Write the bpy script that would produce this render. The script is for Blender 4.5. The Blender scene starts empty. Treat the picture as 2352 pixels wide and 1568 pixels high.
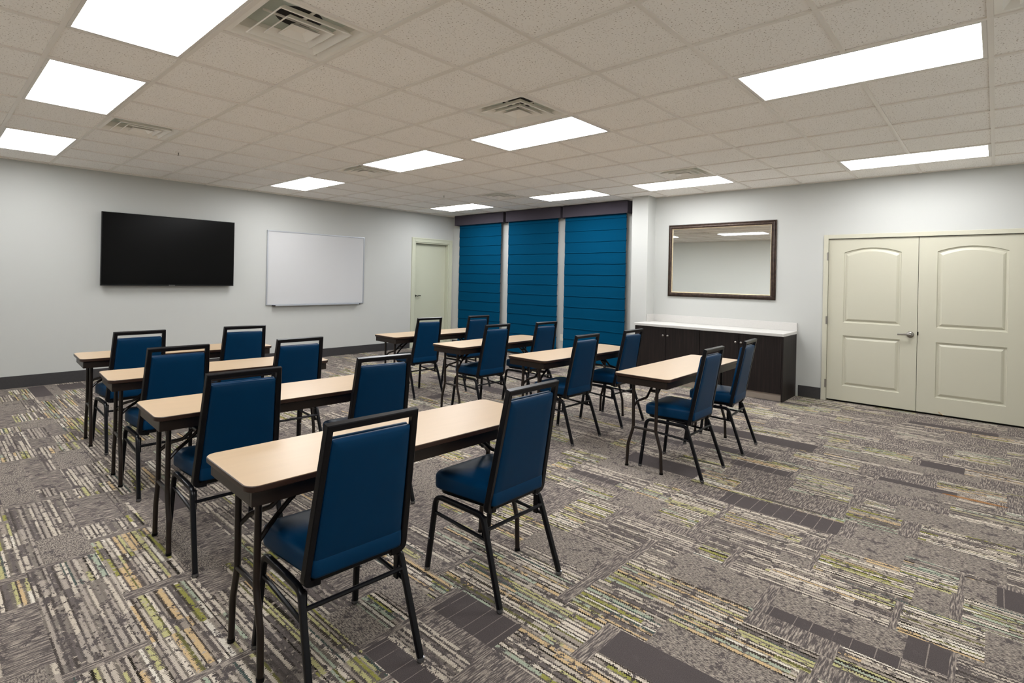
import bpy, bmesh, math, random
from mathutils import Vector, Matrix
random.seed(7)
C = bpy.context.scene.collection
PI = math.pi
T = 0.6096                      # ceiling tile
H = 2.747                       # ceiling height
XM, XW, YT = 5.467, 5.575, 6.807   # cabinet wall, window wall, television wall
XL, YB = -3.85, -3.25              # wall opposite, wall behind the camera

# ------------------------------------------------------------------ materials
def lin(c):
    f = lambda v: v/12.92 if v <= 0.04045 else ((v+0.055)/1.055)**2.4
    return tuple(f(v/255.0) for v in c) + (1.0,)

def mat(name, rgb, rough=0.5, metal=0.0, spec=0.5, noise=None, bump=0.0, bscale=200, coat=0.0):
    m = bpy.data.materials.new(name); m.use_nodes = True
    nt = m.node_tree; b = nt.nodes['Principled BSDF']
    b.inputs['Roughness'].default_value = rough
    b.inputs['Metallic'].default_value = metal
    b.inputs['Specular IOR Level'].default_value = spec
    b.inputs['Coat Weight'].default_value = coat
    b.inputs['Base Color'].default_value = lin(rgb)
    tc = nt.nodes.new('ShaderNodeTexCoord')
    if noise:
        sc, amt, stretch = noise
        mp = nt.nodes.new('ShaderNodeMapping'); mp.inputs['Scale'].default_value = stretch
        nt.links.new(tc.outputs['Object'], mp.inputs[0])
        n = nt.nodes.new('ShaderNodeTexNoise'); n.inputs['Scale'].default_value = sc; n.inputs['Detail'].default_value = 4
        nt.links.new(mp.outputs[0], n.inputs['Vector'])
        r = nt.nodes.new('ShaderNodeValToRGB')
        base = lin(rgb)
        r.color_ramp.elements[0].color = tuple(v*(1-amt) for v in base[:3])+(1,)
        r.color_ramp.elements[1].color = tuple(min(1, v*(1+amt)) for v in base[:3])+(1,)
        r.color_ramp.elements[0].position = 0.3; r.color_ramp.elements[1].position = 0.7
        nt.links.new(n.outputs['Fac'], r.inputs[0]); nt.links.new(r.outputs[0], b.inputs['Base Color'])
    if bump:
        n2 = nt.nodes.new('ShaderNodeTexNoise'); n2.inputs['Scale'].default_value = bscale; n2.inputs['Detail'].default_value = 3
        nt.links.new(tc.outputs['Object'], n2.inputs['Vector'])
        bp = nt.nodes.new('ShaderNodeBump'); bp.inputs['Strength'].default_value = bump; bp.inputs['Distance'].default_value = 0.002
        nt.links.new(n2.outputs['Fac'], bp.inputs['Height']); nt.links.new(bp.outputs[0], b.inputs['Normal'])
    return m

class NT:
    """small helper to write node maths"""
    def __init__(s, m):
        s.nt = m.node_tree
    def n(s, t, **kw):
        x = s.nt.nodes.new(t)
        for k, v in kw.items(): setattr(x, k, v)
        return x
    def put(s, sock, v):
        if hasattr(v, 'links') or isinstance(v, bpy.types.NodeSocket): s.nt.links.new(v, sock)
        else: sock.default_value = v
    def m(s, op, a, b=0.0, c=None):
        x = s.n('ShaderNodeMath', operation=op)
        s.put(x.inputs[0], a); s.put(x.inputs[1], b)
        if c is not None: s.put(x.inputs[2], c)
        return x.outputs[0]
    def vec(s, x, y, z=0.0):
        v = s.n('ShaderNodeCombineXYZ'); s.put(v.inputs[0], x); s.put(v.inputs[1], y); s.put(v.inputs[2], z)
        return v.outputs[0]
    def white(s, v):
        w = s.n('ShaderNodeTexWhiteNoise', noise_dimensions='3D'); s.put(w.inputs['Vector'], v); return w.outputs['Value']
    def noise(s, v, scale=1.0, detail=2.0, rough=0.5):
        w = s.n('ShaderNodeTexNoise'); s.put(w.inputs['Vector'], v); w.inputs['Scale'].default_value = scale
        w.inputs['Detail'].default_value = detail; w.inputs['Roughness'].default_value = rough; return w.outputs['Fac']
    def mix(s, f, a, b):
        x = s.n('ShaderNodeMix', data_type='RGBA'); s.put(x.inputs[0], f)
        s.put(x.inputs[6], a); s.put(x.inputs[7], b); return x.outputs[2]
    def mulc(s, f, a, b):
        x = s.n('ShaderNodeMix', data_type='RGBA', blend_type='MULTIPLY'); s.put(x.inputs[0], f)
        s.put(x.inputs[6], a); s.put(x.inputs[7], b); return x.outputs[2]
    def ramp(s, f, stops, mode='CONSTANT'):
        r = s.n('ShaderNodeValToRGB'); cr = r.color_ramp; cr.interpolation = mode
        while len(cr.elements) < len(stops): cr.elements.new(0.5)
        for e, (p, c) in zip(cr.elements, stops): e.position = p; e.color = c
        s.put(r.inputs[0], f); return r.outputs[0]

def carpet_material():
    m = mat('patchwork_carpet', (120, 112, 105), 0.95, spec=0.15)
    k = NT(m); b = m.node_tree.nodes['Principled BSDF']
    geo = k.n('ShaderNodeNewGeometry'); sep = k.n('ShaderNodeSeparateXYZ'); k.nt.links.new(geo.outputs['Position'], sep.inputs[0])
    X, Y = sep.outputs[0], sep.outputs[1]
    # ---- patches: columns across x, cells of random length along y, randomly split in width
    cw = 0.27
    cx = k.m('FLOOR', k.m('DIVIDE', X, cw)); fx = k.m('FRACT', k.m('DIVIDE', X, cw))
    off = k.white(k.vec(cx, 3.7, 0.0))
    ly = k.m('MULTIPLY_ADD', k.white(k.vec(cx, 11.3, 2.0)), 0.5, 0.55)
    yy = k.m('ADD', k.m('DIVIDE', Y, ly), off)
    cy = k.m('FLOOR', yy); fy = k.m('FRACT', yy)
    r1 = k.white(k.vec(cx, cy, 1.0)); r2 = k.white(k.vec(cx, cy, 2.0))
    sy = k.m('GREATER_THAN', fy, k.m('MULTIPLY_ADD', r1, 0.6, 0.2))
    sx = k.m('GREATER_THAN', fx, k.m('MULTIPLY_ADD', r2, 0.9, 0.25))
    ix = k.m('MULTIPLY_ADD', cx, 2.0, sx); iy = k.m('MULTIPLY_ADD', cy, 2.0, sy)
    typ = k.white(k.vec(ix, iy, 5.0))
    # ---- yarn level jitter
    jag = k.m('MULTIPLY', k.m('PINGPONG', k.m('ADD', Y, k.m('MULTIPLY', r1, 0.01)), 0.005), 0.95)
    jn = k.m('MULTIPLY', k.m('SUBTRACT', k.noise(geo.outputs['Position'], 130.0, 2.0), 0.5), 0.010)
    warp = k.m('MULTIPLY', k.m('SUBTRACT', k.noise(k.vec(k.m('MULTIPLY', X, 28.0), iy, 0.0), 1.0, 1.0), 0.5), 0.034)
    xs = k.m('ADD', k.m('ADD', X, warp), k.m('ADD', jag, jn))
    # ---- type A: yarn rows running along y, pale rows parted by thin dark ones
    pitch = 0.0235
    sw = k.m('DIVIDE', xs, pitch); si = k.m('FLOOR', sw); sf = k.m('FRACT', sw)
    hs = k.white(k.vec(si, ix, 9.0))
    seg = k.m('FLOOR', k.m('ADD', k.m('DIVIDE', k.m('ADD', Y, jn), 0.36), hs))
    ca = k.white(k.vec(si, seg, iy)); cb = k.white(k.vec(si, seg, k.m('ADD', iy, 50.0)))
    L = lin
    light = [(0.0, L((216, 204, 188))), (0.20, L((190, 178, 164))), (0.42, L((156, 145, 134))), (0.55, L((186, 180, 128))),
             (0.66, L((150, 148, 76))), (0.73, L((204, 176, 134))), (0.81, L((168, 176, 156))), (0.88, L((108, 100, 96))), (0.95, L((222, 214, 200)))]
    darks = [(0.0, L((94, 86, 82))), (0.30, L((66, 58, 50))), (0.48, L((34, 28, 20))), (0.60, L((116, 108, 98))), (0.78, L((72, 84, 80))), (0.86, L((104, 102, 58))), (0.93, L((150, 140, 128)))]
    lg = [(0.0, L((200, 188, 172))), (0.35, L((170, 159, 148))), (0.62, L((134, 125, 117))), (0.82, L((108, 100, 96)))]
    dg = [(0.0, L((92, 85, 82))), (0.45, L((74, 67, 63))), (0.75, L((122, 113, 105)))]
    colourful = k.m('GREATER_THAN', k.white(k.vec(ix, iy, 6.0)), 0.45)
    lightc = k.mix(colourful, k.ramp(ca, lg), k.ramp(ca, light)); darkc = k.mix(colourful, k.ramp(cb, dg), k.ramp(cb, darks))
    A = k.mix(k.m('GREATER_THAN', sf, 0.62), lightc, darkc)
    # broken dashes: short pieces of each row drop out to the charcoal ground or to pale yarn
    nk = k.noise(k.vec(k.m('MULTIPLY', xs, 75.0), k.m('MULTIPLY', Y, 34.0), 9.0), 1.0, 2.0, 0.5)
    A = k.mix(k.m('GREATER_THAN', nk, 0.62), A, L((76, 69, 66)))
    A = k.mix(k.m('LESS_THAN', nk, 0.365), A, L((178, 166, 152)))
    # ---- type B: fine streaks across (along x)
    nb = k.noise(k.vec(k.m('MULTIPLY', X, 16.0), k.m('MULTIPLY', Y, 150.0), ix), 1.0, 3.0, 0.6)
    B = k.ramp(nb, [(0.0, L((92, 85, 83))), (0.47, L((120, 111, 105))), (0.53, L((156, 145, 135))), (0.62, L((184, 172, 158)))])
    # ---- type C: plain charcoal with a few thin lines
    lc = k.m('LESS_THAN', k.m('FRACT', k.m('ADD', k.m('DIVIDE', k.m('ADD', Y, k.m('MULTIPLY', k.noise(k.vec(Y, 3.0, 7.0), 9.0, 1.0), 0.09)), 0.075), k.m('MULTIPLY', jn, 4.0))), 0.045)
    lon = k.m('MULTIPLY', lc, k.m('GREATER_THAN', k.white(k.vec(ix, iy, 8.0)), 0.62))
    Cc = k.mix(lon, L((84, 77, 76)), L((142, 132, 124)))
    # ---- type D: heather loop with soft y drift
    nd = k.noise(k.vec(k.m('MULTIPLY', X, 190.0), k.m('MULTIPLY', Y, 60.0), iy), 1.0, 4.0, 0.65)
    D = k.ramp(nd, [(0.0, L((86, 79, 77))), (0.44, L((124, 115, 108))), (0.51, L((158, 148, 137))), (0.62, L((186, 174, 160)))])
    col = k.mix(k.m('GREATER_THAN', typ, 0.63), A, B)
    col = k.mix(k.m('GREATER_THAN', typ, 0.81), col, Cc)
    col = k.mix(k.m('GREATER_THAN', typ, 0.89), col, D)
    # ragged overlay: charcoal ground showing through in streaks
    no = k.noise(k.vec(k.m('MULTIPLY', X, 16.0), k.m('MULTIPLY', Y, 11.0), 4.0), 1.0, 6.0, 0.78)
    col = k.mix(k.m('GREATER_THAN', no, 0.572), col, L((88, 81, 80)))
    # narrow cross bands closing each patch
    band = k.m('LESS_THAN', fy, k.m('MULTIPLY_ADD', r2, 0.07, 0.03))
    col = k.mix(band, col, B)
    # yarn fibre speckle
    nf = k.noise(geo.outputs['Position'], 420.0, 2.0, 0.7)
    fib = k.ramp(nf, [(0.30, (0.42, 0.42, 0.42, 1)), (0.62, (1.04, 1.04, 1.04, 1))], 'LINEAR')
    col = k.mulc(1.0, col, fib)
    # one brown stain near the double doors
    dx = k.m('DIVIDE', k.m('SUBTRACT', X, 2.62), 0.02); dy = k.m('DIVIDE', k.m('SUBTRACT', Y, -1.78), 0.17)
    st = k.m('LESS_THAN', k.m('ADD', k.m('MULTIPLY', dx, dx), k.m('MULTIPLY', dy, dy)), 1.0)
    col = k.mix(k.m('MULTIPLY', st, 0.8), col, L((140, 90, 30)))
    k.nt.links.new(col, b.inputs['Base Color'])
    bp = k.n('ShaderNodeBump'); bp.inputs['Strength'].default_value = 0.35; bp.inputs['Distance'].default_value = 0.004
    k.nt.links.new(k.noise(geo.outputs['Position'], 260.0, 2.0, 0.6), bp.inputs['Height']); k.nt.links.new(bp.outputs[0], b.inputs['Normal'])
    return m

def ceiling_tile_material():
    m = mat('fissured_ceiling_tile', (240, 231, 222), 0.95, spec=0.1)
    k = NT(m); b = m.node_tree.nodes['Principled BSDF']
    geo = k.n('ShaderNodeNewGeometry'); P = geo.outputs['Position']
    n1 = k.noise(P, 95.0, 2.0, 0.6); n2 = k.noise(P, 9.0, 1.0)
    v = k.m('ADD', n1, k.m('MULTIPLY', k.m('SUBTRACT', n2, 0.5), 0.05))
    col = k.ramp(v, [(0.0, lin((140, 128, 118))), (0.335, lin((170, 158, 146))), (0.375, lin((249, 245, 240))), (1.0, lin((251, 248, 244)))], 'LINEAR')
    k.nt.links.new(col, b.inputs['Base Color'])
    bp = k.n('ShaderNodeBump'); bp.inputs['Strength'].default_value = 0.3; bp.inputs['Distance'].default_value = 0.002
    k.nt.links.new(n1, bp.inputs['Height']); k.nt.links.new(bp.outputs[0], b.inputs['Normal'])
    return m

def wood_material():
    m = mat('dark_wood_laminate', (42, 34, 31), 0.5, spec=0.25)
    k = NT(m); b = m.node_tree.nodes['Principled BSDF']
    geo = k.n('ShaderNodeNewGeometry'); sep = k.n('ShaderNodeSeparateXYZ'); k.nt.links.new(geo.outputs['Position'], sep.inputs[0])
    n = k.noise(k.vec(k.m('MULTIPLY', sep.outputs[0], 60.0), k.m('MULTIPLY', sep.outputs[1], 60.0), k.m('MULTIPLY', sep.outputs[2], 2.0)), 1.0, 5.0, 0.6)
    col = k.ramp(n, [(0.3, lin((18, 12, 11))), (0.5, lin((26, 19, 17))), (0.72, lin((40, 31, 28)))], 'LINEAR')
    k.nt.links.new(col, b.inputs['Base Color'])
    return m

def emit_material():
    m = bpy.data.materials.new('lit_acrylic_diffuser'); m.use_nodes = True
    b = m.node_tree.nodes['Principled BSDF']
    b.inputs['Base Color'].default_value = (0.9, 0.9, 0.9, 1)
    b.inputs['Emission Color'].default_value = (0.99, 1.0, 1.02, 1)
    b.inputs['Emission Strength'].default_value = LIGHT
    return m
LIGHT = 20.5

M = dict(
    wallbounce=mat('wall_lightened_for_bounce', (236, 238, 234), 0.75, spec=0.3, bump=0.06, bscale=350),  # same wall paint, lightened here to bounce more light onto ceiling and mirror
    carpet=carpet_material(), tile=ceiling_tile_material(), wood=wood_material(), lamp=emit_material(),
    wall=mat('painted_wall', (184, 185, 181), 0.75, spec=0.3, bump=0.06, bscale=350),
    grid=mat('ceiling_grid_metal', (234, 228, 220), 0.45),
    base=mat('charcoal_vinyl_base', (50, 48, 49), 0.5, noise=(40, 0.08, (1, 1, 1))),
    door=mat('cream_door_paint', (187, 184, 166), 0.42, bump=0.05, bscale=120),
    doorgreen=mat('pale_door_paint', (186, 188, 168), 0.45, bump=0.04, bscale=120),
    vinyl=mat('blue_vinyl', (0, 46, 78), 0.40, spec=0.12, noise=(6, 0.06, (1, 1, 1)), bump=0.06, bscale=500),
    piping=mat('blue_vinyl_piping', (8, 62, 108), 0.4),
    frame=mat('chair_frame_powdercoat', (12, 12, 16), 0.3, spec=0.2, noise=(15, 0.08, (1, 1, 1))),
    glide=mat('clear_plastic_glide', (120, 120, 122), 0.15, metal=0.7),
    laminate=mat('maple_table_laminate', (182, 158, 128), 0.33, noise=(3.0, 0.025, (1, 9, 1))),
    tedge=mat('brown_table_edge', (50, 33, 25), 0.33, spec=0.4, noise=(20, 0.1, (1, 1, 1))),
    tmetal=mat('brown_table_metal', (34, 25, 20), 0.33, spec=0.35, noise=(12, 0.1, (1, 1, 1))),
    steel=mat('brushed_steel', (150, 146, 140), 0.3, metal=0.9),
    darkmetal=mat('dark_lever_metal', (40, 38, 30), 0.35, metal=0.6),
    counter=mat('white_quartz', (196, 194, 190), 0.28, noise=(60, 0.02, (1, 1, 1))),
    toe=mat('brushed_metal_toe_kick', (158, 146, 134), 0.45, metal=0.25, noise=(12, 0.06, (1, 1, 6))),
    tvbody=mat('television_plastic', (6, 6, 7), 0.4, spec=0.2),
    tvscreen=mat('television_screen', (2, 2, 2), 0.22, spec=0.12),
    logo=mat('silver_logo', (170, 170, 166), 0.4, metal=0.4),
    board=mat('whiteboard_enamel', (192, 192, 192), 0.22, spec=0.5),
    alu=mat('anodised_aluminium', (176, 179, 184), 0.35, metal=0.55),
    valance=mat('charcoal_valance_fabric', (64, 59, 67), 0.85, spec=0.2, noise=(300, 0.08, (1, 1, 1))),
    shade=mat('blue_shade_fabric', (0, 60, 90), 0.9, spec=0.04, noise=(60, 0.05, (1, 1, 6)), bump=0.1, bscale=400),
    cord=mat('dark_cord', (20, 22, 30), 0.7),
    mirror=mat('mirror_glass', (246, 248, 246), 0.015, metal=1.0),
    mframe=mat('bronze_frame', (62, 48, 40), 0.4, metal=0.35, noise=(25, 0.5, (1, 1, 1))),
    mlip=mat('champagne_lip', (196, 180, 150), 0.35, metal=0.5, noise=(30, 0.12, (1, 1, 1))),
    vent=mat('vent_white_enamel', (244, 240, 233), 0.4),
    ventback=mat('vent_backpan', (204, 212, 204), 0.5),
    duct=mat('dark_duct', (32, 27, 26), 0.7),
    white=mat('ivory_plastic', (214, 210, 196), 0.4),
    dark=mat('painted_gap_shade', (14, 11, 8), 0.9),
    chip=mat('brown_chip', (168, 116, 36), 0.6),
    lampframe=mat('troffer_white_enamel', (222, 217, 210), 0.4),
)

# ------------------------------------------------------------------ mesh helpers
def obj(name, bm, m, parent=None, smooth=None):
    me = bpy.data.meshes.new(name)
    bmesh.ops.recalc_face_normals(bm, faces=bm.faces)
    bm.to_mesh(me); bm.free()
    o = bpy.data.objects.new(name, me); C.objects.link(o)
    for x in (m if isinstance(m, (list, tuple)) else [m]): me.materials.append(x)
    if parent: o.parent = parent
    if smooth is not None:
        me.shade_smooth(); me.set_sharp_from_angle(angle=math.radians(smooth))
    return o
def thing(name, label, cat, loc=(0, 0, 0), rz=0.0, group=None):
    o = bpy.data.objects.new(name, None); o.empty_display_size = 0.1; C.objects.link(o)
    o.location = loc; o.rotation_euler = (0, 0, rz)
    tag(o, label, cat, group); return o
def tag(o, label, cat, group=None):
    o['label'] = label; o['category'] = cat
    if group: o['group'] = group
    return o
def struct(o, label=None, cat=None):
    o['kind'] = 'structure'
    if label: o['label'] = label
    if cat: o['category'] = cat
    return o
def BM(): return bmesh.new()

def box(bm, x0, y0, z0, x1, y1, z1, bev=0.0, seg=2, mi=0):
    x0, x1 = min(x0, x1), max(x0, x1); y0, y1 = min(y0, y1), max(y0, y1); z0, z1 = min(z0, z1), max(z0, z1)
    vs = [bm.verts.new((x, y, z)) for x in (x0, x1) for y in (y0, y1) for z in (z0, z1)]
    idx = [(0, 1, 3, 2), (4, 6, 7, 5), (0, 4, 5, 1), (2, 3, 7, 6), (0, 2, 6, 4), (1, 5, 7, 3)]
    fs = [bm.faces.new([vs[i] for i in f]) for f in idx]
    for f in fs: f.material_index = mi
    if bev:
        es = list({e for f in fs for e in f.edges})
        bmesh.ops.bevel(bm, geom=es, offset=bev, segments=seg, profile=0.7, affect='EDGES')
    return bm

def fillet(pts, r, seg=5, closed=False):
    pts = [Vector(p) for p in pts]; out = []
    n = len(pts)
    for i, p in enumerate(pts):
        rr = r[i] if isinstance(r, (list, tuple)) else r
        if (not closed and i in (0, n-1)) or rr <= 0: out.append(p); continue
        a = (pts[i-1]-p); b = (pts[(i+1) % n]-p)
        la, lb = a.length, b.length; a.normalize(); b.normalize()
        ang = a.angle(b); d = min(rr/math.tan(ang/2), la*0.48, lb*0.48)
        s, e = p+a*d, p+b*d
        for k in range(seg+1):
            t = k/seg; out.append(s*(1-t)**2 + p*2*t*(1-t) + e*t*t)
    return out

def circ(r, n=10): return [(r*math.cos(2*PI*i/n), r*math.sin(2*PI*i/n)) for i in range(n)]
def rsq(w, h, r, seg=2):
    out = []
    for cx, cy, a0 in ((w/2-r, h/2-r, 0), (-w/2+r, h/2-r, 90), (-w/2+r, -h/2+r, 180), (w/2-r, -h/2+r, 270)):
        for k in range(seg+1):
            a = math.radians(a0+90*k/seg); out.append((cx+r*math.cos(a), cy+r*math.sin(a)))
    return out

def sweep(bm, pts, prof, up=(0, 0, 1), closed=False, caps=True, mi=0):
    """sweep a closed profile along pts; profile x runs along 'side', y along 'up'-ish"""
    pts = [Vector(p) for p in pts]; n = len(pts); rings = []
    nrm = None
    for i, p in enumerate(pts):
        if closed: t = (pts[(i+1) % n]-pts[i]).normalized() + (pts[i]-pts[i-1]).normalized()
        elif i == 0: t = pts[1]-pts[0]
        elif i == n-1: t = pts[-1]-pts[-2]
        else: t = (pts[i+1]-p).normalized()+(p-pts[i-1]).normalized()
        t.normalize()
        if nrm is None:
            u = Vector(up); u = u - t*u.dot(t)
            if u.length < 1e-4: u = Vector((1, 0, 0)) - t*t.x
            nrm = u.normalized()
        else:
            nrm = (nrm - t*nrm.dot(t)).normalized()
        s = t.cross(nrm)
        # mitre scale
        if 0 < i < n-1 or closed:
            d0 = (pts[i]-pts[i-1]).normalized(); d1 = (pts[(i+1) % n]-pts[i]).normalized()
            c = max(0.3, math.sqrt(max(0.05, (1+d0.dot(d1))/2)))
            bis = (d1-d0)
            if bis.length > 1e-5:
                bis.normalize()
            else: bis = None
        else: c, bis = 1, None
        ring = []
        for a, b in prof:
            o = s*a+nrm*b
            if bis is not None: o = o + bis*(o.dot(bis))*(1/c-1)
            ring.append(bm.verts.new(p+o))
        rings.append(ring)
    m = len(prof); R = range(n if closed else n-1)
    for i in R:
        A, B = rings[i], rings[(i+1) % n]
        for j in range(m):
            f = bm.faces.new((A[j], A[(j+1) % m], B[(j+1) % m], B[j])); f.material_index = mi
    if caps and not closed:
        bm.faces.new(rings[0]).material_index = mi; bm.faces.new(list(reversed(rings[-1]))).material_index = mi
    return bm

def loft(bm, loops, cap0=True, cap1=True, mi=0):
    R = [[bm.verts.new(p) for p in L] for L in loops]; m = len(R[0])
    for A, B in zip(R, R[1:]):
        for j in range(m):
            f = bm.faces.new((A[j], A[(j+1) % m], B[(j+1) % m], B[j])); f.material_index = mi
    if cap0: bm.faces.new(R[0]).material_index = mi
    if cap1: bm.faces.new(list(reversed(R[-1]))).material_index = mi
    return R

def rrect(x0, y0, x1, y1, r, seg=6):
    out = []
    for cx, cy, a0 in ((x1-r, y1-r, 0), (x0+r, y1-r, 90), (x0+r, y0+r, 180), (x1-r, y0+r, 270)):
        for k in range(seg+1):
            a = math.radians(a0+90*k/seg); out.append((cx+r*math.cos(a), cy+r*math.sin(a)))
    return out

def lathe(bm, prof, axis='z', center=(0, 0, 0), n=16):
    """prof: (radius, height) list"""
    loops = []
    for r, h in prof:
        L = []
        for i in range(n):
            a = 2*PI*i/n; c, s = r*math.cos(a), r*math.sin(a)
            v = {'z': (c, s, h), 'x': (h, c, s), 'y': (s, h, c)}[axis]
            L.append((v[0]+center[0], v[1]+center[1], v[2]+center[2]))
        loops.append(L)
    loft(bm, loops); return bm

def dup(root, loc, rz, label, group):
    r = root.copy(); C.objects.link(r); r.location = loc; r.rotation_euler = (0, 0, rz)
    r['label'] = label
    if group: r['group'] = group
    for ch in list(root.children):
        c = ch.copy(); C.objects.link(c); c.parent = r
        for g in list(ch.children):
            d = g.copy(); C.objects.link(d); d.parent = c
    return r

# ------------------------------------------------------------------ room shell
def quadbox(name, boxes, m, label, cat='wall'):
    bm = BM()
    for b in boxes: box(bm, *b)
    return struct(obj(name, bm, m), label, cat)

TH = 0.14
quadbox('floor', [(XL-TH, YB-TH, -0.10, XW+TH+0.6, YT+TH+0.4, 0.0)], M['carpet'], 'grey and lime patchwork carpet of stripes and charcoal blocks', 'floor')
# television wall with an opening for the small door
DX0, DX1, DZ = 4.545, 5.458, 2.150
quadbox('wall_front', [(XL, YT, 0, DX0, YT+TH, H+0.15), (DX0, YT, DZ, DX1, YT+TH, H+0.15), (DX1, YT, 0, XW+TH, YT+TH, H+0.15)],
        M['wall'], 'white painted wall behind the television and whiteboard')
# cabinet wall with opening for the double doors
LY0, LY1, LZ = -0.315, -2.125, 2.02
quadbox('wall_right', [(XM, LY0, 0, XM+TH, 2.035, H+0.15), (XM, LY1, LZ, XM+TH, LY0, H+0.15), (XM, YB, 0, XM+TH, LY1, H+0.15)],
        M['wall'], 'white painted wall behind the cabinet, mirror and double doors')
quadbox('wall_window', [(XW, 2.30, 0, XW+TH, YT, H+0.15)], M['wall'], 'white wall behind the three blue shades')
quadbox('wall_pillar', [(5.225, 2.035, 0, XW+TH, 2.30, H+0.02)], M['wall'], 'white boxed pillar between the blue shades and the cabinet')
quadbox('wall_left', [(XL-TH, YB, 0, XL, YT+TH, H+0.15)], M['wallbounce'], 'plain white wall reflected in the mirror')
quadbox('wall_back', [(XL-TH, YB-TH, 0, XM+TH, YB, H+0.15)], M['wallbounce'], 'plain white wall behind the viewer')

# ceiling grid
LI = [-3, 2, 7]; LJ = [-3, 1, 4, 8]
lights = [(i, j) for i in LI for j in LJ]
vents = [(-2, 1), (1, 1), (-2, 6), (2, 6), (6, 6), (6, 1), (1, -4)]
retv = [(8, 10)]
lightcells = {(i, j+d) for i, j in lights for d in (0, 1)}
holes = set(lightcells) | set(vents) | set(retv)
i0, i1, j0, j1 = -7, 9, -6, 11
def gx(i):
    return i*T + {0: 0, -1: 0.03, -2: 0.065, -3: 0.125}.get(i, 0.16 if i < 0 else 0)*T
bm = BM()
def clipr(i, j):
    return max(gx(i), XL), min(gx(i+1), XW+0.02), max(j*T, YB), min((j+1)*T, YT)
for i in range(i0, i1+1):
    for j in range(j0, j1+1):
        x0, x1, y0, y1 = clipr(i, j)
        if x1-x0 < 0.01 or y1-y0 < 0.01 or (i, j) in holes: continue
        vs = [bm.verts.new((x, y, H)) for x, y in ((x0, y0), (x1, y0), (x1, y1), (x0, y1))]
        bm.faces.new(vs)
struct(obj('ceiling', bm, M['tile']), 'suspended ceiling of fissured off-white acoustic tiles', 'ceiling')
# T-bars
bm = BM()
w, d0 = 0.0125, 0.009
for i in range(i0, i1+2):
    for j in range(j0, j1+1):
        x = gx(i); _, _, y0, y1 = clipr(i, j)
        if x < XL or x > XW or y1-y0 < 0.01: continue
        box(bm, x-w, y0, H-d0, x+w, y1, H-0.0005)
for j in range(j0, j1+2):
    for i in range(i0, i1+1):
        y = j*T; x0, x1, _, _ = clipr(i, j)
        if y < YB or y > YT or x1-x0 < 0.01: continue
        if (i, j) in lightcells and (i, j-1) in lightcells and (i, j-1) in lights: continue
        box(bm, x0+w, y-w, H-d0+0.0003, x1-w, y+w, H-0.0005)
# wall angle
box(bm, XL, YT-0.02, H-d0, XW, YT, H-0.0008); box(bm, XM-0.02, YB, H-d0, XM, 2.035, H-0.0008)
box(bm, XL, YB, H-d0, XL+0.02, YT, H-0.0008); box(bm, XL, YB, H-d0, XM, YB+0.02, H-0.0008)
struct(obj('trim_1', bm, M['grid']), 'white metal T-bar grid holding the ceiling tiles', 'ceiling grid')

# baseboards
BH = 0.145
def baseboard(name, boxes, label):
    bm = BM()
    for b in boxes: box(bm, *b, bev=0.002, seg=1)
    struct(obj(name, bm, M['base']), label, 'baseboard')
baseboard('baseboard_front', [(XL+0.002, YT-0.008, 0, DX0-0.095, YT-0.0005, BH)], 'charcoal vinyl base along the television wall')
baseboard('baseboard_right', [(XM-0.008, LY0+0.057, 0, XM-0.0005, -0.004, BH)], 'charcoal vinyl base between the cabinet and the double doors')
baseboard('baseboard_left', [(XL+0.0005, YB+0.01, 0, XL+0.008, YT-0.01, BH)], 'charcoal vinyl base along the wall opposite the mirror')
baseboard('baseboard_window', [(XW-0.008, 2.31, 0, XW-0.0005, YT-0.03, 0.1)], 'charcoal vinyl base under the blue shades')

# small door in television wall
dr = obj('door_1', box(BM(), DX0+0.025, YT+0.085, 0.01, DX1-0.025, YT+0.125, DZ-0.025, bev=0.002, seg=1), M['doorgreen'])
struct(dr, 'pale cream flush door beside the left blue shade', 'door')
bm = BM()
cwid = 0.088
for (x0, x1, z0, z1) in ((DX0-cwid, DX0, 0, DZ+cwid), (DX1, DX1+cwid, 0, DZ+cwid), (DX0, DX1, DZ, DZ+cwid)):
    box(bm, x0, YT-0.016, z0, x1, YT-0.0005, z1, bev=0.004)
box(bm, DX0-cwid+0.008, YT-0.022, 0, DX0-cwid+0.026, YT-0.014, DZ+cwid-0.008, bev=0.003)
box(bm, DX1+cwid-0.026, YT-0.022, 0, DX1+cwid-0.008, YT-0.014, DZ+cwid-0.008, bev=0.003)
box(bm, DX0-cwid+0.02, YT-0.022, DZ+cwid-0.026, DX1+cwid-0.02, YT-0.014, DZ+cwid-0.008, bev=0.003)
box(bm, DX0, YT, 0, DX0+0.022, YT+TH-0.001, DZ-0.001); box(bm, DX1-0.022, YT, 0, DX1, YT+TH-0.001, DZ-0.001)
box(bm, DX0+0.02, YT, DZ-0.022, DX1-0.02, YT+TH-0.001, DZ)
obj('door_frame', bm, M['doorgreen'], dr)
bm = BM()
lathe(bm, [(0.001, 0), (0.026, 0), (0.026, -0.008), (0.011, -0.012), (0.011, -0.045), (0.001, -0.045)], 'y', (DX0+0.085, YT+0.085, 1.05))
sweep(bm, fillet([(DX0+0.085, YT+0.045, 1.05), (DX0+0.13, YT+0.045, 1.045), (DX0+0.17, YT+0.045, 1.058), (DX0+0.205, YT+0.045, 1.05)], 0.02), circ(0.008, 8))
obj('door_handle', bm, M['darkmetal'], dr, smooth=40)

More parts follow.
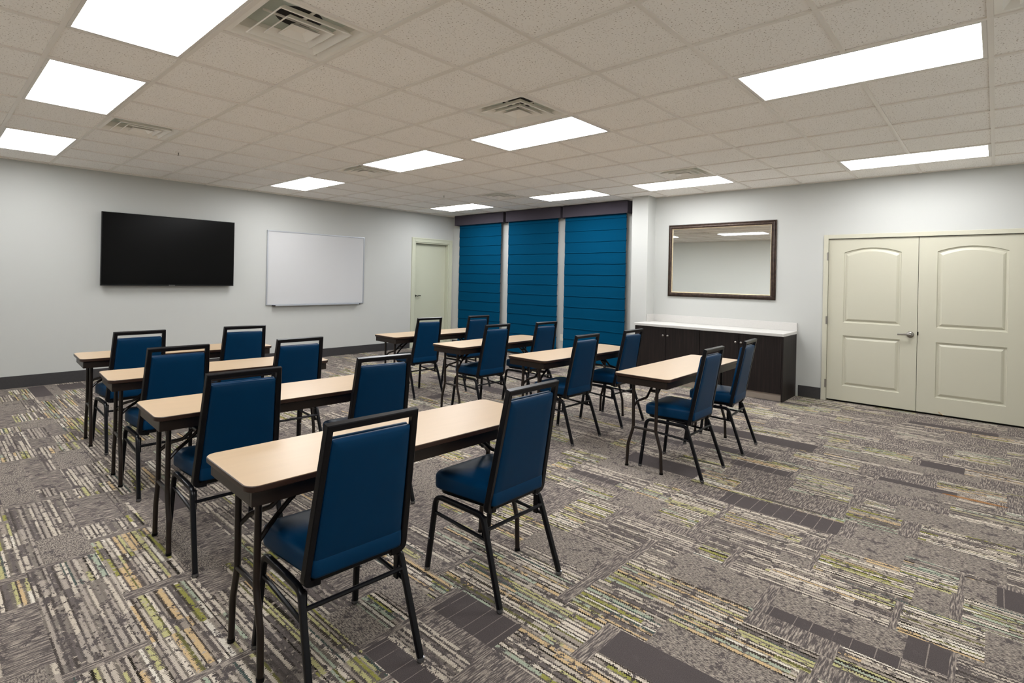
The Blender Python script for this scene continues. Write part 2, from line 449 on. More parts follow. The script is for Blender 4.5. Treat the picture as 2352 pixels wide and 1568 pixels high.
# double doors -- one thing per leaf
def panel_loop(y0, y1, z0, z1, arch, ins, x):
    """outline in the door plane (facing -x); arch raises the middle of the top"""
    ya, yb = y0-ins, y1+ins        # y0 > y1
    pts = [(x, ya, z0+ins), (x, yb, z0+ins)]
    n = 14
    for k in range(n+1):
        t = k/n; y = yb+(ya-yb)*t
        pts.append((x, y, z1-ins+arch*math.sin(PI*t)**0.85 if arch else z1-ins))
    return pts
def leaf(name, y0, y1, label):
    """y0 > y1; slab front at XM-0.002"""
    xf = XM+0.012
    bm = BM(); z0, z1 = 0.024, LZ-0.006
    outer = [bm.verts.new(p) for p in ((xf, y0, z0), (xf, y1, z0), (xf, y1, z1), (xf, y0, z1))]
    oe = [bm.edges.new((outer[i], outer[(i+1) % 4])) for i in range(4)]
    edges = list(oe)
    for (pz0, pz1, arch) in ((0.985, 1.845, 0.058), (0.205, 0.825, 0.0)):
        py0, py1 = y0-0.165, y1+0.155
        prev = None
        for ins, dx in ((0, 0), (0.005, 0.011), (0.020, 0.015), (0.034, 0.006), (0.046, 0.001)):
            L = [bm.verts.new(p) for p in panel_loop(py0, py1, pz0, pz1, arch, ins, xf+dx)]
            n = len(L)
            if prev is None:
                edges += [bm.edges.new((L[i], L[(i+1) % n])) for i in range(n)]
            else:
                for i in range(n): bm.faces.new((prev[i], prev[(i+1) % n], L[(i+1) % n], L[i]))
            prev = L
        bm.faces.new(prev)
    bmesh.ops.triangle_fill(bm, use_beauty=True, use_dissolve=False, edges=edges)
    # sides and back
    bk = [bm.verts.new((XM+0.055, v.co.y, v.co.z)) for v in outer]
    for i in range(4): bm.faces.new((outer[i], bk[i], bk[(i+1) % 4], outer[(i+1) % 4]))
    bm.faces.new(bk)
    o = obj(name, bm, M['door'])
    return struct(o, label, 'door')
ys = -1.213
l1 = leaf('door_2', LY0-0.004, ys+0.002, 'cream two-panel door leaf with steel lever, next to the cabinet')
l2 = leaf('door_3', ys-0.003, LY1+0.004, 'cream two-panel door leaf without handle, at the right edge')
bm = BM()
CW = 0.050
for (a, b, z0, z1) in ((LY0, LY0+CW, 0, LZ+CW), (LY1-CW, LY1, 0, LZ+CW), (LY1, LY0, LZ, LZ+CW)):
    box(bm, XM-0.012, a, z0, XM-0.0005, b, z1, bev=0.003)
box(bm, XM, LY0-0.001, 0, XM+TH, LY0+0.0, LZ)
f = struct(obj('trim_2', bm, M['door']), 'cream steel frame around the double doors', 'door frame')
box_bm = BM(); box(box_bm, XM+0.056, LY1+0.001, 0.0, XM+0.075, LY0-0.001, LZ-0.001)  # black panel paints the shade seen through the door gaps
struct(obj('trim_3', box_bm, M['dark']), 'black panel painting the shade in the gaps of the double doors', 'painted gap shade')
for z in (1.80, 1.003, 0.215):
    bm = BM(); lathe(bm, [(0.0005, -0.052), (0.007, -0.052), (0.007, 0.052), (0.0005, 0.052)], 'z', (XM-0.006, LY0+0.001, z), 10)
    box(bm, XM-0.0135, LY0+0.001, z-0.05, XM-0.0118, LY0+0.014, z+0.05)
    obj('hinge', bm, M['steel'], l1, smooth=40)
# lever: rosette + handle
bm = BM(); ly = -1.150; lz = 0.893
lathe(bm, [(0.0005, 0.0), (0.036, 0.0), (0.036, -0.010), (0.026, -0.022), (0.016, -0.024), (0.016, -0.052), (0.0005, -0.052)], 'x', (XM+0.012, ly, lz), 24)
sweep(bm, fillet([(XM-0.038, ly-0.012, lz), (XM-0.040, ly+0.03, lz+0.002), (XM-0.040, ly+0.115, lz-0.004)], 0.02), rsq(0.013, 0.02, 0.005))
obj('door_handle', bm, M['steel'], l1, smooth=40)
bm = BM(); sweep(bm, fillet([(XM+0.010, -1.415, 0.052), (XM+0.010, -1.432, 0.036), (XM+0.010, -1.452, 0.020)], 0.01), rsq(0.003, 0.011, 0.001, 1), up=(1, 0, 0))
c = obj('chipped_spot', bm, M['chip'], l2); c['label'] = 'small brown chip at the bottom edge'
bm = BM(); box(bm, XM+0.006, ys-0.012, 0.89, XM+0.0125, ys+0.0, 0.93, bev=0.001, seg=1)
obj('strike_plate', bm, M['darkmetal'], l2)

# ------------------------------------------------------------------ ceiling lights, vents, sprinklers
where_i = {-3: 'left row', 2: 'middle row', 7: 'right row'}
lab = {(-3, -3): 'lit ceiling panel light above the viewer', (-3, 1): 'lit ceiling panel light cut by the top edge, nearest of the left row',
       (-3, 4): 'lit ceiling panel light, second of the left row', (-3, 8): 'lit ceiling panel light, far end of the left row near the television wall',
       (2, -3): 'largest lit ceiling panel light at the upper right', (2, 1): 'lit ceiling panel light just below the middle round vent',
       (2, 4): 'lit ceiling panel light beside the vent at the centre of the ceiling', (2, 8): 'lit ceiling panel light above the whiteboard',
       (7, -3): 'lit ceiling panel light above the double doors', (7, 1): 'lit ceiling panel light above the pillar, behind a vent',
       (7, 4): 'lit ceiling panel light just above the middle blue shade', (7, 8): 'lit ceiling panel light above the small cream door'}
def troffer():
    t = thing('ceiling_light', '', 'ceiling light', (0, 0, H), 0, 'recessed two by four ceiling lights')
    bm = BM(); x1, y1 = T-0.013, 2*T-0.013; a = 0.013
    fw = 0.022
    for b in ((a, a, x1, a+fw), (a, y1-fw, x1, y1), (a, a+fw, a+fw, y1-fw), (x1-fw, a+fw, x1, y1-fw)):
        box(bm, b[0], b[1], -0.008, b[2], b[3], 0.02, bev=0.0015, seg=1)
    for yy in (0.25, 0.93): box(bm, a-0.001, yy, -0.010, a+0.006, yy+0.025, -0.004)
    obj('frame', bm, M['lampframe'], t)
    bm = BM(); box(bm, a+fw-0.002, a+fw-0.002, -0.004, x1-fw+0.002, y1-fw+0.002, 0.006)
    obj('diffuser', bm, M['lamp'], t)
    bm = BM(); box(bm, a+0.002, a+0.002, 0.0205, x1-0.002, y1-0.002, 0.09)
    obj('housing', bm, M['lampframe'], t)
    return t
t0 = troffer(); first = True
for (i, j) in lights:
    if first: q = t0; t0.location = (gx(i), j*T, H); t0['label'] = lab[(i, j)]; first = False
    else: q = dup(t0, (gx(i), j*T, H), 0, lab[(i, j)], 'recessed two by four ceiling lights')
    q.scale = ((gx(i+1)-gx(i))/T, 1, 1)

def sqframe(bm, cx, levels, mi=0):
    """levels: (half size, z) successive square rings -> open surface with thickness via loft"""
    loops = [[(cx-h, cx-h, z), (cx+h, cx-h, z), (cx+h, cx+h, z), (cx-h, cx+h, z)] for h, z in levels]
    return loops
def diffuser_vent():
    t = thing('ceiling_vent', '', 'ceiling vent', (0, 0, H), 0, 'square cone ceiling vents')
    c = T/2
    bm = BM()
    loft(bm, sqframe(bm, c, [(0.292, -0.002), (0.262, -0.004), (0.232, 0.030), (0.222, 0.075), (0.225, 0.078), (0.236, 0.032), (0.292, 0.0)]), False, False)
    obj('outer_frame', bm, M['vent'], t)
    bm = BM(); box(bm, c-0.224, c-0.224, 0.076, c+0.224, c+0.224, 0.082)
    o = obj('back_pan', bm, M['ventback'], t)
    bm = BM(); lathe(bm, [(0.0005, 0.0742), (0.124, 0.0742), (0.124, 0.0755), (0.0005, 0.0755)], 'z', (c, c, 0), 28)
    obj('duct_opening', bm, M['duct'], t)
    for (h0, h1, z1) in ((0.205, 0.160, 0.026), (0.138, 0.098, 0.020)):
        bm = BM()
        loft(bm, sqframe(bm, c, [(h0, -0.012), (h0-0.006, -0.014), (h1, z1), (h1+0.004, z1+0.003), (h0-0.002, -0.008)]) + sqframe(bm, c, [(h0, -0.012)]), False, False)
        obj('louver_ring', bm, M['vent'], t)
    bm = BM()
    loft(bm, sqframe(bm, c, [(0.083, -0.014), (0.078, -0.015), (0.040, 0.012), (0.036, 0.010), (0.001, 0.010)]) , False, True)
    loft(bm, sqframe(bm, c, [(0.083, -0.012), (0.045, 0.016), (0.001, 0.018)]), False, True)
    obj('centre_cone', bm, M['vent'], t)
    bm = BM(); box(bm, c-0.20, c-0.008, 0.044, c+0.20, c+0.008, 0.05); box(bm, c-0.008, c-0.20, 0.044, c+0.008, c+0.20, 0.05)
    obj('support_bracket', bm, M['vent'], t)
    return t
vl = {(-2, 1): 'largest square cone vent at the top left', (1, 1): 'square cone vent touching the middle light, centre of the ceiling',
      (-2, 6): 'square cone vent between the left lights and the television wall', (2, 6): 'square cone vent beside the light above the whiteboard',
      (6, 6): 'small square cone vent above the blue shades', (6, 1): 'square cone vent behind the light over the pillar', (1, -4): 'square cone vent behind the viewer'}
v0 = diffuser_vent(); first = True
for (i, j) in vents:
    if first: q = v0; v0.location = (gx(i), j*T, H); v0['label'] = vl[(i, j)]; first = False
    else: q = dup(v0, (gx(i), j*T, H), 0, vl[(i, j)], 'square cone ceiling vents')
    q.scale = ((gx(i+1)-gx(i))/T, 1, 1)
# flat panel return in the far corner
t = thing('ceiling_vent', 'flat panel air grille in the far ceiling corner', 'ceiling vent', (8*T, 10*T, H))
bm = BM(); c = T/2
loft(bm, sqframe(bm, c, [(0.292, -0.002), (0.262, -0.004), (0.25, 0.05), (0.292, 0.0)]), False, False); obj('outer_frame', bm, M['vent'], t)
bm = BM(); box(bm, c-0.255, c-0.255, 0.05, c+0.255, c+0.255, 0.055); obj('back_pan', bm, M['duct'], t)
bm = BM(); box(bm, c-0.225, c-0.225, -0.006, c+0.225, c+0.225, 0.004, bev=0.002, seg=1); obj('face_panel', bm, M['vent'], t)

for (x, y, l) in ((-0.354, 4.722, 'tiny white sprinkler head between two vents on the left ceiling'), (3.386, 4.618, 'tiny sprinkler head hanging above the small cream door')):
    t = thing('sprinkler_head', l, 'sprinkler', (x, y, H))
    bm = BM(); lathe(bm, [(0.0005, 0), (0.03, 0), (0.028, -0.006), (0.012, -0.008), (0.0005, -0.008)], 'z', (0, 0, 0), 16); obj('escutcheon', bm, M['vent'], t, smooth=40)
    bm = BM(); lathe(bm, [(0.0005, -0.007), (0.006, -0.007), (0.005, -0.035), (0.011, -0.037), (0.011, -0.039), (0.0005, -0.039)], 'z', (0, 0, 0), 12); obj('nozzle', bm, M['steel'], t, smooth=40)

# ------------------------------------------------------------------ television
t = thing('television', 'large black flat television mounted on the white wall', 'television', (0.175, YT, 1.24))
W2, TVH, yf = 0.828, 0.970, -0.10
bm = BM(); box(bm, -W2, yf+0.002, 0, W2, yf+0.045, TVH, bev=0.004); box(bm, -0.45, yf+0.045, 0.15, 0.45, yf+0.07, 0.8, bev=0.01); obj('casing', bm, M['tvbody'], t)
bm = BM(); box(bm, -W2+0.010, yf-0.0005, 0.020, W2-0.010, yf+0.003, TVH-0.010); obj('screen', bm, M['tvscreen'], t)
bm = BM(); box(bm, -0.25, -0.032, 0.25, 0.25, -0.001, 0.7); obj('wall_bracket', bm, M['tvbody'], t)
bm = BM()
bx = -0.040
for k, wd in enumerate((0.010, 0.008, 0.008, 0.009, 0.008, 0.009)):
    zt = 0.0125 if k in (0,) else 0.010
    box(bm, bx, yf+0.0, 0.004, bx+wd*0.35, yf+0.003, zt); box(bm, bx+wd*0.65, yf+0.0, 0.004, bx+wd, yf+0.003, zt)
    box(bm, bx, yf+0.0, 0.0045 if k % 2 else 0.007, bx+wd, yf+0.003, 0.0065 if k % 2 else 0.009)
    bx += wd+0.004
obj('logo', bm, M['logo'], t)['label'] = 'small silver lettering on the bottom bezel'

# whiteboard
t = thing('whiteboard', 'blank white dry-erase board with thin aluminium frame and tray', 'whiteboard', (2.445, YT, 0.925))
w2, wh = 0.905, 1.222
bm = BM(); box(bm, -w2+0.012, -0.016, 0.012, w2-0.012, -0.002, wh-0.012); obj('writing_surface', bm, M['board'], t)
bm = BM()
for b in ((-w2, 0, w2, 0.020), (-w2, wh-0.020, w2, wh)): box(bm, b[0], -0.022, b[1], b[2], -0.001, b[3], bev=0.003)
for b in ((-w2, -w2+0.020), (w2-0.020, w2)): box(bm, b[0], -0.022, 0.018, b[1], -0.001, wh-0.018, bev=0.003)
obj('frame', bm, M['alu'], t)
bm = BM(); box(bm, -w2+0.13, -0.075, -0.010, w2-0.10, -0.001, -0.002, bev=0.002); box(bm, -w2+0.13, -0.078, -0.010, w2-0.10, -0.070, 0.006, bev=0.002)
obj('marker_tray', bm, M['alu'], t)
for x in (-w2+0.115, w2-0.115):
    bm = BM(); box(bm, x-0.016, -0.079, -0.012, x+0.016, -0.001, 0.004, bev=0.004); obj('tray_end_cap', bm, M['tvbody'], t)

# outlet between shades
t = thing('wall_outlet', 'small ivory outlet plate between the middle and right shades', 'outlet', (XW, 3.850, 0.405))
bm = BM(); box(bm, -0.007, -0.036, -0.058, -0.0005, 0.036, 0.058, bev=0.003); obj('plate', bm, M['white'], t)
bm = BM(); box(bm, -0.009, -0.017, 0.008, -0.005, 0.017, 0.036, bev=0.002); box(bm, -0.009, -0.017, -0.036, -0.005, 0.017, -0.008, bev=0.002); obj('socket', bm, M['white'], t)

# ------------------------------------------------------------------ window shades
def shade(y_lo, y_hi, v_lo, v_hi, label):
    t = thing('window_shade', label, 'roman shade', (XW, (y_lo+y_hi)/2, 0.0), 0, 'blue roman shades on the window wall')
    yc = (y_lo+y_hi)/2
    a, b = y_lo-yc, y_hi-yc; xs = -0.070
    bm = BM()
    va, vb = v_lo-yc, v_hi-yc
    box(bm, -0.155, va, 2.535, -0.135, vb, H-0.009, bev=0.003); box(bm, -0.136, va, 2.535, -0.001, va+0.018, H-0.009, bev=0.002)
    box(bm, -0.136, vb-0.018, 2.535, -0.001, vb, H-0.009, bev=0.002); box(bm, -0.136, va+0.017, H-0.03, -0.001, vb-0.017, H-0.010)
    obj('valance', bm, M['valance'], t)
    # pleated cloth: each tuck hangs slightly over the next
    zs = [2.70]
    z = 2.486
    while z > 0.16: zs.append(z); z -= 0.1885
    zs.append(0.055)
    prof = []
    for k in range(len(zs)-1):
        z1, z0 = zs[k], zs[k+1]
        for q in range(6):
            u = q/5.0; bul = 0.003*math.sin(PI*u) + 0.008*u*u
            prof.append((xs-bul, z1+(z0-z1)*u))
        if k < len(zs)-2: prof.append((xs-0.012, z0-0.009)); prof.append((xs+0.000, z0-0.008)); prof.append((xs+0.002, z0-0.001))
    bm = BM(); ny = 10; cols = []
    rnd = random.Random(int(y_lo*100))
    ph = [rnd.uniform(-0.003, 0.003) for _ in prof]
    for i in range(ny+1):
        y = a+(b-a)*i/ny
        col = []
        for k, (x, z) in enumerate(prof):
            e = 0.0025*math.sin(i*0.9+z*3.0)
            yo = 0
            if i in (0, ny): yo = (0.002*math.sin(z*9.0))*(1 if i else -1)
            col.append(bm.verts.new((x+e*0.4, y+yo, z+0.0025*math.sin(i*1.3+k*0.5) if 0 < k < len(prof)-1 else z)))
        cols.append(col)
    for A, B in zip(cols, cols[1:]):
        for k in range(len(prof)-1): bm.faces.new((A[k], B[k], B[k+1], A[k+1]))
    o = obj('shade_panel', bm, M['shade'], t)
    sm = o.modifiers.new('thickness', 'SOLIDIFY'); sm.thickness = 0.004; sm.offset = 1
    bm = BM(); box(bm, xs-0.012, a+0.004, 0.040, xs+0.004, b-0.004, 0.062, bev=0.003); obj('bottom_rail', bm, M['shade'], t)
    bm = BM(); box(bm, xs+0.006, a+0.02, H-0.06, -0.02, b-0.02, H-0.031); obj('head_rail', bm, M['vent'], t)
    bm = BM()
    for z in zs[1:-1]:
        sweep(bm, fillet([(xs-0.004, a+0.002, z-0.002), (xs-0.010, a-0.008, z-0.004), (xs-0.004, a-0.010, z-0.012)], 0.004, 2), circ(0.003, 6))
    obj('shade_cord_loop', bm, M['cord'], t)
    return t
shade(5.320, 6.520, 5.205, 6.600, 'left blue roman shade beside the small cream door')
shade(3.925, 5.123, 3.830, 5.135, 'middle blue roman shade between the other two')
shade(2.555, 3.772, 2.495, 3.780, 'right blue roman shade beside the white pillar')

# ------------------------------------------------------------------ mirror
t = thing('wall_mirror', 'large rectangular mirror in a distressed bronze frame above the cabinet', 'mirror', (XM, 1.044, 1.225))
mw, mh = 0.757, 1.072
def mitred(bm, prof, hw, h):
    """prof: (inset, x) outline pushed round a rectangle"""
    loops = []
    for ins, x in prof:
        loops.append([(x, hw-ins, ins), (x, -hw+ins, ins), (x, -hw+ins, h-ins), (x, hw-ins, h-ins)])
    loft(bm, loops+[loops[0]], False, False)
bm = BM(); mitred(bm, [(0, -0.001), (0, -0.016), (0.004, -0.020), (0.010, -0.020), (0.014, -0.014), (0.020, -0.022), (0.032, -0.034), (0.044, -0.034), (0.052, -0.026), (0.056, -0.030), (0.060, -0.028), (0.060, -0.001)], mw, mh)
obj('frame', bm, M['mframe'], t, smooth=50)
bm = BM(); mitred(bm, [(0.0585, -0.024), (0.0605, -0.0255), (0.069, -0.018), (0.071, -0.012), (0.0585, -0.012)], mw, mh); obj('inner_lip', bm, M['mlip'], t)
bm = BM(); box(bm, -0.0125, -mw+0.055, 0.055, -0.006, mw-0.055, mh-0.055); obj('mirror_glass', bm, M['mirror'], t)

# ------------------------------------------------------------------ cabinet: two units, counter on top
CF = 4.885; CTZ = 0.800
def unit(y0, y1, label, end):
    t = thing('base_cabinet', label, 'cabinet', (XM, (y0+y1)/2, 0), 0, 'dark wood base cabinets')
    yc = (y0+y1)/2; a, b = y0-yc, y1-yc; X = CF-XM
    bm = BM(); box(bm, X+0.021, a+0.001, 0.092, -0.002, b-0.001, CTZ-0.0005); obj('cabinet_body', bm, M['wood'], t)
    if end:
        bm = BM(); box(bm, X+0.0, a-0.020, 0.0, -0.002, a+0.0005, CTZ-0.0005, bev=0.001, seg=1); obj('end_panel', bm, M['wood'], t)
    bm = BM(); box(bm, X+0.035, a, 0.0, X+0.05, b, 0.091); obj('toe_kick', bm, M['toe'], t)
    m = (a+b)/2
    for (p, q, s) in ((a+0.002, m-0.002, 1), (m+0.002, b-0.002, -1)):
        d = obj('cabinet_door', box(BM(), X, p, 0.094, X+0.0195, q, CTZ-0.004, bev=0.0015, seg=1), M['wood'], t)
        ky = (q-0.032) if s == 1 else (p+0.032)
        kb = BM(); lathe(kb, [(0.0005, 0), (0.006, 0), (0.006, -0.010), (0.0135, -0.018), (0.0145, -0.024), (0.010, -0.030), (0.0005, -0.031)], 'x', (X, ky, 0.683), 16)
        obj('knob', kb, M['steel'], d, smooth=50)
    return t
unit(0.045, 1.060, 'dark wood two-door cabinet nearer the double doors', True)
unit(1.062, 2.030, 'dark wood two-door cabinet next to the white pillar', False)
t = thing('countertop', 'long white quartz counter with low backsplash on the dark cabinets', 'countertop', (XM, 1.03, CTZ))
bm = BM(); box(bm, 4.862-XM, -0.015-0.995, 0.0, -0.0005, 2.033-1.03, 0.035, bev=0.002, seg=1); obj('counter_slab', bm, M['counter'], t)
bm = BM(); box(bm, -0.020, -0.015-0.995, 0.0355, -0.0005, 2.033-1.03, 0.142, bev=0.002, seg=1); box(bm, 5.235-XM+0.0, 2.013-1.03, 0.0355, -0.0205, 2.033-1.03, 0.142, bev=0.002, seg=1); obj('backsplash', bm, M['counter'], t)

# ------------------------------------------------------------------ chairs
def make_chair():
    t = thing('banquet_chair', '', 'chair', (0, 0, 0), 0, 'blue vinyl banquet chairs')
    # ---- seat cushion: tapered, domed
    def outline(ins, z, crown=0.0):
        hf, hr, yf, yr = 0.215-ins, 0.176-ins, 0.228-ins, -0.158+ins; r = max(0.012, 0.050-ins*0.3)
        pts = []
        P = [(hf, yf), (-hf, yf), (-hr, yr), (hr, yr)]
        fp = fillet([(x, y, 0) for x, y in P], [r, r, 0.022, 0.022], 6, closed=True)
        return [(p.x, p.y, z + crown*max(0, 1-(p.x/0.22)**2)) for p in fp]
    bm = BM()
    loft(bm, [outline(0.014, 0.412), outline(0.002, 0.417), outline(0, 0.425), outline(0, 0.472), outline(0.003, 0.482), outline(0.010, 0.490),
              outline(0.022, 0.4955), outline(0.045, 0.500), outline(0.09, 0.504), outline(0.15, 0.506)])
    obj('seat', bm, M['vinyl'], t, smooth=55)
    bm = BM(); loft(bm, [outline(0.030, 0.388), outline(0.024, 0.392), outline(0.020, 0.4115)]); obj('seat_pan', bm, M['frame'], t, smooth=30)
    # ---- back frame
    bot_y, top_y, bz, tz = -0.128, -0.2265, 0.395, 0.940
    path = fillet([(-0.140, bot_y+0.004, 0.392), (-0.194, bot_y, 0.396), (-0.1675, top_y, tz), (0.1675, top_y, tz), (0.194, bot_y, 0.396), (0.140, bot_y+0.004, 0.392)],
                  [0, 0.045, 0, 0, 0.045, 0], 7)
    bm = BM(); sweep(bm, path, rsq(0.026, 0.026, 0.003, 1), up=(0, 1, 0)); obj('back_frame', bm, M['frame'], t, smooth=30)
    # ---- back cushion following the lean
    A = Vector((0, bot_y, 0.396)); B = Vector((0, top_y, tz)); D = (B-A).normalized(); N = D.cross(Vector((1, 0, 0))).normalized()
    if N.y < 0: N = -N
    def ring(ins, dep, bul=0.0):
        out = []
        s0, s1 = 0.050, 0.508
        w0, w1 = 0.1745, 0.1535
        P = [(w1-ins, s1-ins), (-w1+ins, s1-ins), (-w0+ins, s0+ins), (w0-ins, s0+ins)]
        for p in fillet([(x, s, 0) for x, s in P], max(0.003, 0.007-ins*0.05), 3, closed=True):
            q = A+D*p.y+N*dep; out.append((p.x, q.y, q.z))
        return out
    bm = BM()
    loft(bm, [ring(0.05, -0.0145), ring(0.012, -0.0135), ring(0.003, -0.010), ring(0, -0.005), ring(0, 0.004), ring(0.003, 0.007)])
    obj('back_panel', bm, M['vinyl'], t, smooth=50)
    bm = BM()
    loft(bm, [ring(0.004, 0.0065), ring(0.0, 0.010), ring(-0.0015, 0.018), ring(0.002, 0.026), ring(0.010, 0.034), ring(0.035, 0.039), ring(0.08, 0.041), ring(0.12, 0.042)])
    obj('backrest', bm, M['vinyl'], t, smooth=50)
    # ---- bracket plates tying back to seat
    for s in (-1, 1):
        bm = BM(); box(bm, s*0.140, -0.140, 0.386, s*0.166, -0.08, 0.410, bev=0.003); obj('seat_bracket', bm, M['frame'], t)
    # ---- legs
    rz_ = 0.372; pr = rsq(0.024, 0.024, 0.007, 2)
    for s in (-1, 1):
        x0, x1 = s*0.196, s*0.212
        bm = BM(); sweep(bm, fillet([(x1, 0.249, 0.018), (x0+s*0.002, 0.208, rz_), (x0, 0.04, rz_)], [0, 0.05, 0], 8), pr, up=(1, 0, 0))
        fl = obj('leg', bm, M['frame'], t, smooth=40)
        bm = BM(); sweep(bm, fillet([(x0, 0.0402, rz_), (x0+s*0.001, -0.110, rz_), (x1, -0.236, 0.018)], [0, 0.05, 0], 8), pr, up=(1, 0, 0))
        rl = obj('leg', bm, M['frame'], t, smooth=40)
        for L, yy in ((fl, 0.250), (rl, -0.238)):
            bm = BM(); lathe(bm, [(0.0005, 0.0), (0.011, 0.0), (0.0145, 0.003), (0.0150, 0.010), (0.0145, 0.017), (0.0005, 0.0175)], 'z', (x1, yy, 0), 14)
            obj('foot_glide', bm, M['glide'], L, smooth=50)
        bm = BM(); lathe(bm, [(0.0005, 0), (0.005, 0), (0.0045, s*0.006), (0.0005, s*0.008)], 'x', (x1-s*0.006+s*0.016, 0.229, 0.165), 10); obj('connector_pin', bm, M['glide'], fl, smooth=50)
        bm = BM(); sweep(bm, [(x0+s*0.004, 0.212, 0.292), (x0+s*0.004, -0.146, 0.272)], circ(0.0085, 8)); obj('stretcher', bm, M['frame'], t, smooth=40)
        bm = BM(); box(bm, s*0.178, -0.120, 0.270, s*0.188, -0.095, 0.365, bev=0.003); obj('stacking_bumper', bm, M['frame'], t)
    bm = BM(); sweep(bm, [(-0.198, -0.134, 0.315), (0.198, -0.134, 0.315)], circ(0.0085, 8)); obj('stretcher', bm, M['frame'], t, smooth=40)
    return t
R = math.radians
row = {1: 'nearest table', 2: 'second table', 3: 'third table', 4: 'farthest table'}
chairs = [  # x, y, heading, column, table, side
    (-1.160, -0.055, -3.0, 'left', 1, 'left'), (-0.326, -0.079, 0.0, 'left', 1, 'right'),
    (-1.126, 1.123, -2.8, 'left', 2, 'left'), (-0.290, 1.098, -7.0, 'left', 2, 'right'),
    (-1.085, 2.288, -1.5, 'left', 3, 'left'), (-0.260, 2.268, -2.2, 'left', 3, 'right'),
    (-1.032, 3.462, 0.5, 'left', 4, 'left'), (-0.190, 3.450, -4.5, 'left', 4, 'right'),
    (1.796, -0.091, 0.5, 'right', 1, 'left'), (2.617, -0.082, 4.0, 'right', 1, 'right'),
    (1.822, 1.050, -0.9, 'right', 2, 'left'), (2.632, 1.039, -0.3, 'right', 2, 'right'),
    (1.918, 2.238, -2.0, 'right', 3, 'left'), (2.645, 2.150, -2.2, 'right', 3, 'right'),
    (1.909, 3.345, -2.3, 'right', 4, 'left'), (2.680, 3.290, -1.5, 'right', 4, 'right')]
ch0 = make_chair()
for n, (x, y, a, col, k, side) in enumerate(chairs):
    l = 'blue vinyl chair, %s seat of the %s in the %s column' % (side, row[k], col)
    if n == 0: ch0.location = (x, y, 0); ch0.rotation_euler = (0, 0, R(a)); ch0['label'] = l
    else: dup(ch0, (x, y, 0), R(a), l, 'blue vinyl banquet chairs')

# ------------------------------------------------------------------ folding tables
TZ = 0.728
def make_table():
    t = thing('folding_table', '', 'table', (0, 0, 0), 0, 'narrow folding training tables')
    L2, D2 = 0.755, 0.2285
    def rr(ins, z, r=0.045): return [(x, y, z) for x, y in rrect(-L2+ins, -D2+ins, L2-ins, D2-ins, max(0.01, r-ins), 7)]
    bm = BM(); loft(bm, [rr(0.0025, TZ-0.0035), rr(0.0025, TZ-0.0004), rr(0.004, TZ)]); obj('tabletop', bm, M['laminate'], t)
    bm = BM(); loft(bm, [rr(0.008, TZ-0.026), rr(0.001, TZ-0.021), rr(0, TZ-0.014), rr(0.0, TZ-0.003), rr(0.0025, TZ-0.0015), rr(0.006, TZ-0.0036), rr(0.3*0.5, TZ-0.0037)]); obj('edge_band', bm, M['tedge'], t, smooth=40)
    bm = BM(); ia = 0.022; ht = 0.052
    z1, z0 = TZ-0.026, TZ-0.026-ht
    box(bm, -L2+ia, -D2+ia, z0, L2-ia, -D2+ia+0.018, z1, bev=0.003); box(bm, -L2+ia, D2-ia-0.018, z0, L2-ia, D2-ia, z1, bev=0.003)
    box(bm, -L2+ia, -D2+ia+0.017, z0, -L2+ia+0.018, D2-ia-0.017, z1, bev=0.003); box(bm, L2-ia-0.018, -D2+ia+0.017, z0, L2-ia, D2-ia-0.017, z1, bev=0.003)
    obj('apron', bm, M['tmetal'], t)
    pr = circ(0.0125, 10)
    for e in (-1, 1):
        X = e*(L2-0.088)
        for s in (-1, 1):
            bm = BM(); sweep(bm, fillet([(X, s*0.098, TZ-0.03), (X, s*0.093, 0.31), (X, s*0.136, 0.17), (X, s*0.143, 0.006)], [0, 0.11, 0.11, 0], 6), pr, up=(1, 0, 0))
            lg = obj('leg', bm, M['tmetal'], t, smooth=40)
            bm = BM(); lathe(bm, [(0.0005, 0), (0.0145, 0), (0.0145, 0.014), (0.0005, 0.0142)], 'z', (X, s*0.143, 0), 12); obj('foot_cap', bm, M['tvbody'], lg, smooth=50)
            bm = BM(); sweep(bm, fillet([(X, s*0.094, 0.47), (X-e*0.040, s*0.082, 0.508), (X-e*0.10, s*0.036, 0.532), (X-e*0.16, s*0.034, 0.585), (X-e*0.205, s*0.034, 0.615), (X-e*0.27, s*0.034, TZ-0.06), (X-e*0.29, s*0.034, TZ-0.028)],
                                          [0, 0.03, 0.03, 0.02, 0.02, 0.02, 0], 5), circ(0.0095, 8), up=(0, 1, 0))
            obj('brace', bm, M['tmetal'], t, smooth=40)
        bm = BM(); sweep(bm, [(X, -0.094, 0.312), (X, 0.094, 0.312)], circ(0.0105, 10), up=(1, 0, 0)); obj('crossbar', bm, M['tmetal'], t, smooth=40)
        bm = BM(); sweep(bm, [(X, -0.17, TZ-0.042), (X, 0.17, TZ-0.042)], circ(0.012, 10), up=(1, 0, 0)); obj('hinge_bar', bm, M['tmetal'], t, smooth=40)
        bm = BM(); sweep(bm, [(X-e*0.155, -0.036, 0.58), (X-e*0.155, 0.036, 0.58)], circ(0.0125, 10), up=(1, 0, 0)); sweep(bm, [(X-e*0.20, -0.036, 0.612), (X-e*0.20, 0.036, 0.612)], circ(0.004, 8), up=(1, 0, 0)); obj('brace_collar', bm, M['tmetal'], t, smooth=40)
    return t
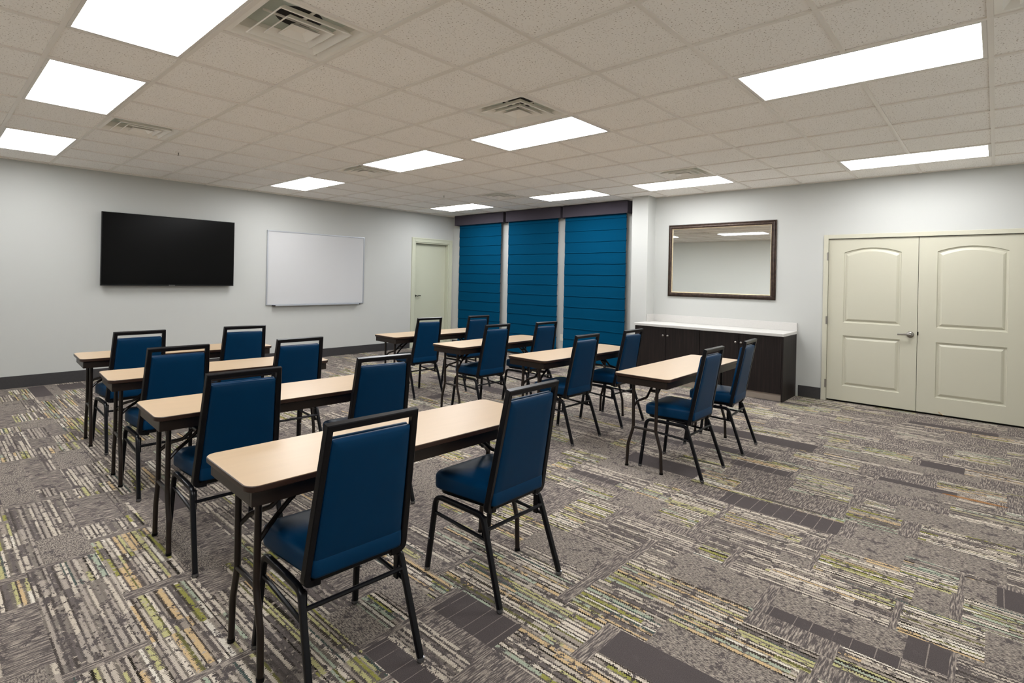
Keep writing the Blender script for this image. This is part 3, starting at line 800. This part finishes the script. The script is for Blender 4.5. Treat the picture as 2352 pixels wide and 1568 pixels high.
tables = [(-0.745, 0.144, -1.9, 'left', 1), (-0.702, 1.315, -2.6, 'left', 2), (-0.650, 2.505, -3.6, 'left', 3), (-0.611, 3.660, -3.0, 'left', 4),
          (2.186, 0.102, 0.7, 'right', 1), (2.198, 1.213, -1.9, 'right', 2), (2.228, 2.351, 0.3, 'right', 3), (2.262, 3.470, -1.1, 'right', 4)]
tn = {1: 'nearest', 2: 'second', 3: 'third', 4: 'farthest'}
tb0 = make_table()
for n, (x, y, a, col, k) in enumerate(tables):
    l = 'narrow maple-topped folding table, %s from the viewer in the %s column' % (tn[k], col)
    if n == 0: tb0.location = (x, y, 0); tb0.rotation_euler = (0, 0, R(a)); tb0['label'] = l
    else: dup(tb0, (x, y, 0), R(a), l, 'narrow folding training tables')

# ------------------------------------------------------------------ camera
F = 1232.457; CX, CY = 1153.946, 639.522
yaw, roll = 0.74386, 0.02065
cam = bpy.data.cameras.new('camera'); co = bpy.data.objects.new('camera', cam); C.objects.link(co)
fw = Vector((math.cos(yaw), math.sin(yaw), 0)); rt = Vector((math.sin(yaw), -math.cos(yaw), 0)); up = Vector((0, 0, 1))
r2 = rt*math.cos(roll)+up*math.sin(roll); u2 = up*math.cos(roll)-rt*math.sin(roll)
mt = Matrix((r2, u2, -fw)).transposed().to_4x4(); mt.translation = Vector((-2.25157, -1.86864, 1.43904))
co.matrix_world = mt
cam.sensor_fit = 'HORIZONTAL'; cam.sensor_width = 36.0; cam.lens = F/2352*36.0
cam.shift_x = (1176-CX)/2352; cam.shift_y = (CY-784)/2352
cam.clip_start = 0.05; cam.clip_end = 60
bpy.context.scene.camera = co

# ------------------------------------------------------------------ world and view
w = bpy.data.worlds.new('world'); bpy.context.scene.world = w; w.use_nodes = True
w.node_tree.nodes['Background'].inputs[0].default_value = (0.02, 0.02, 0.02, 1)
vs = bpy.context.scene.view_settings
vs.view_transform = 'Standard'; vs.look = 'None'; vs.gamma = 1.0; vs.use_curve_mapping = False
vs.exposure = 0.0
bpy.context.scene.cycles.max_bounces = 12
bpy.context.scene.cycles.diffuse_bounces = 8
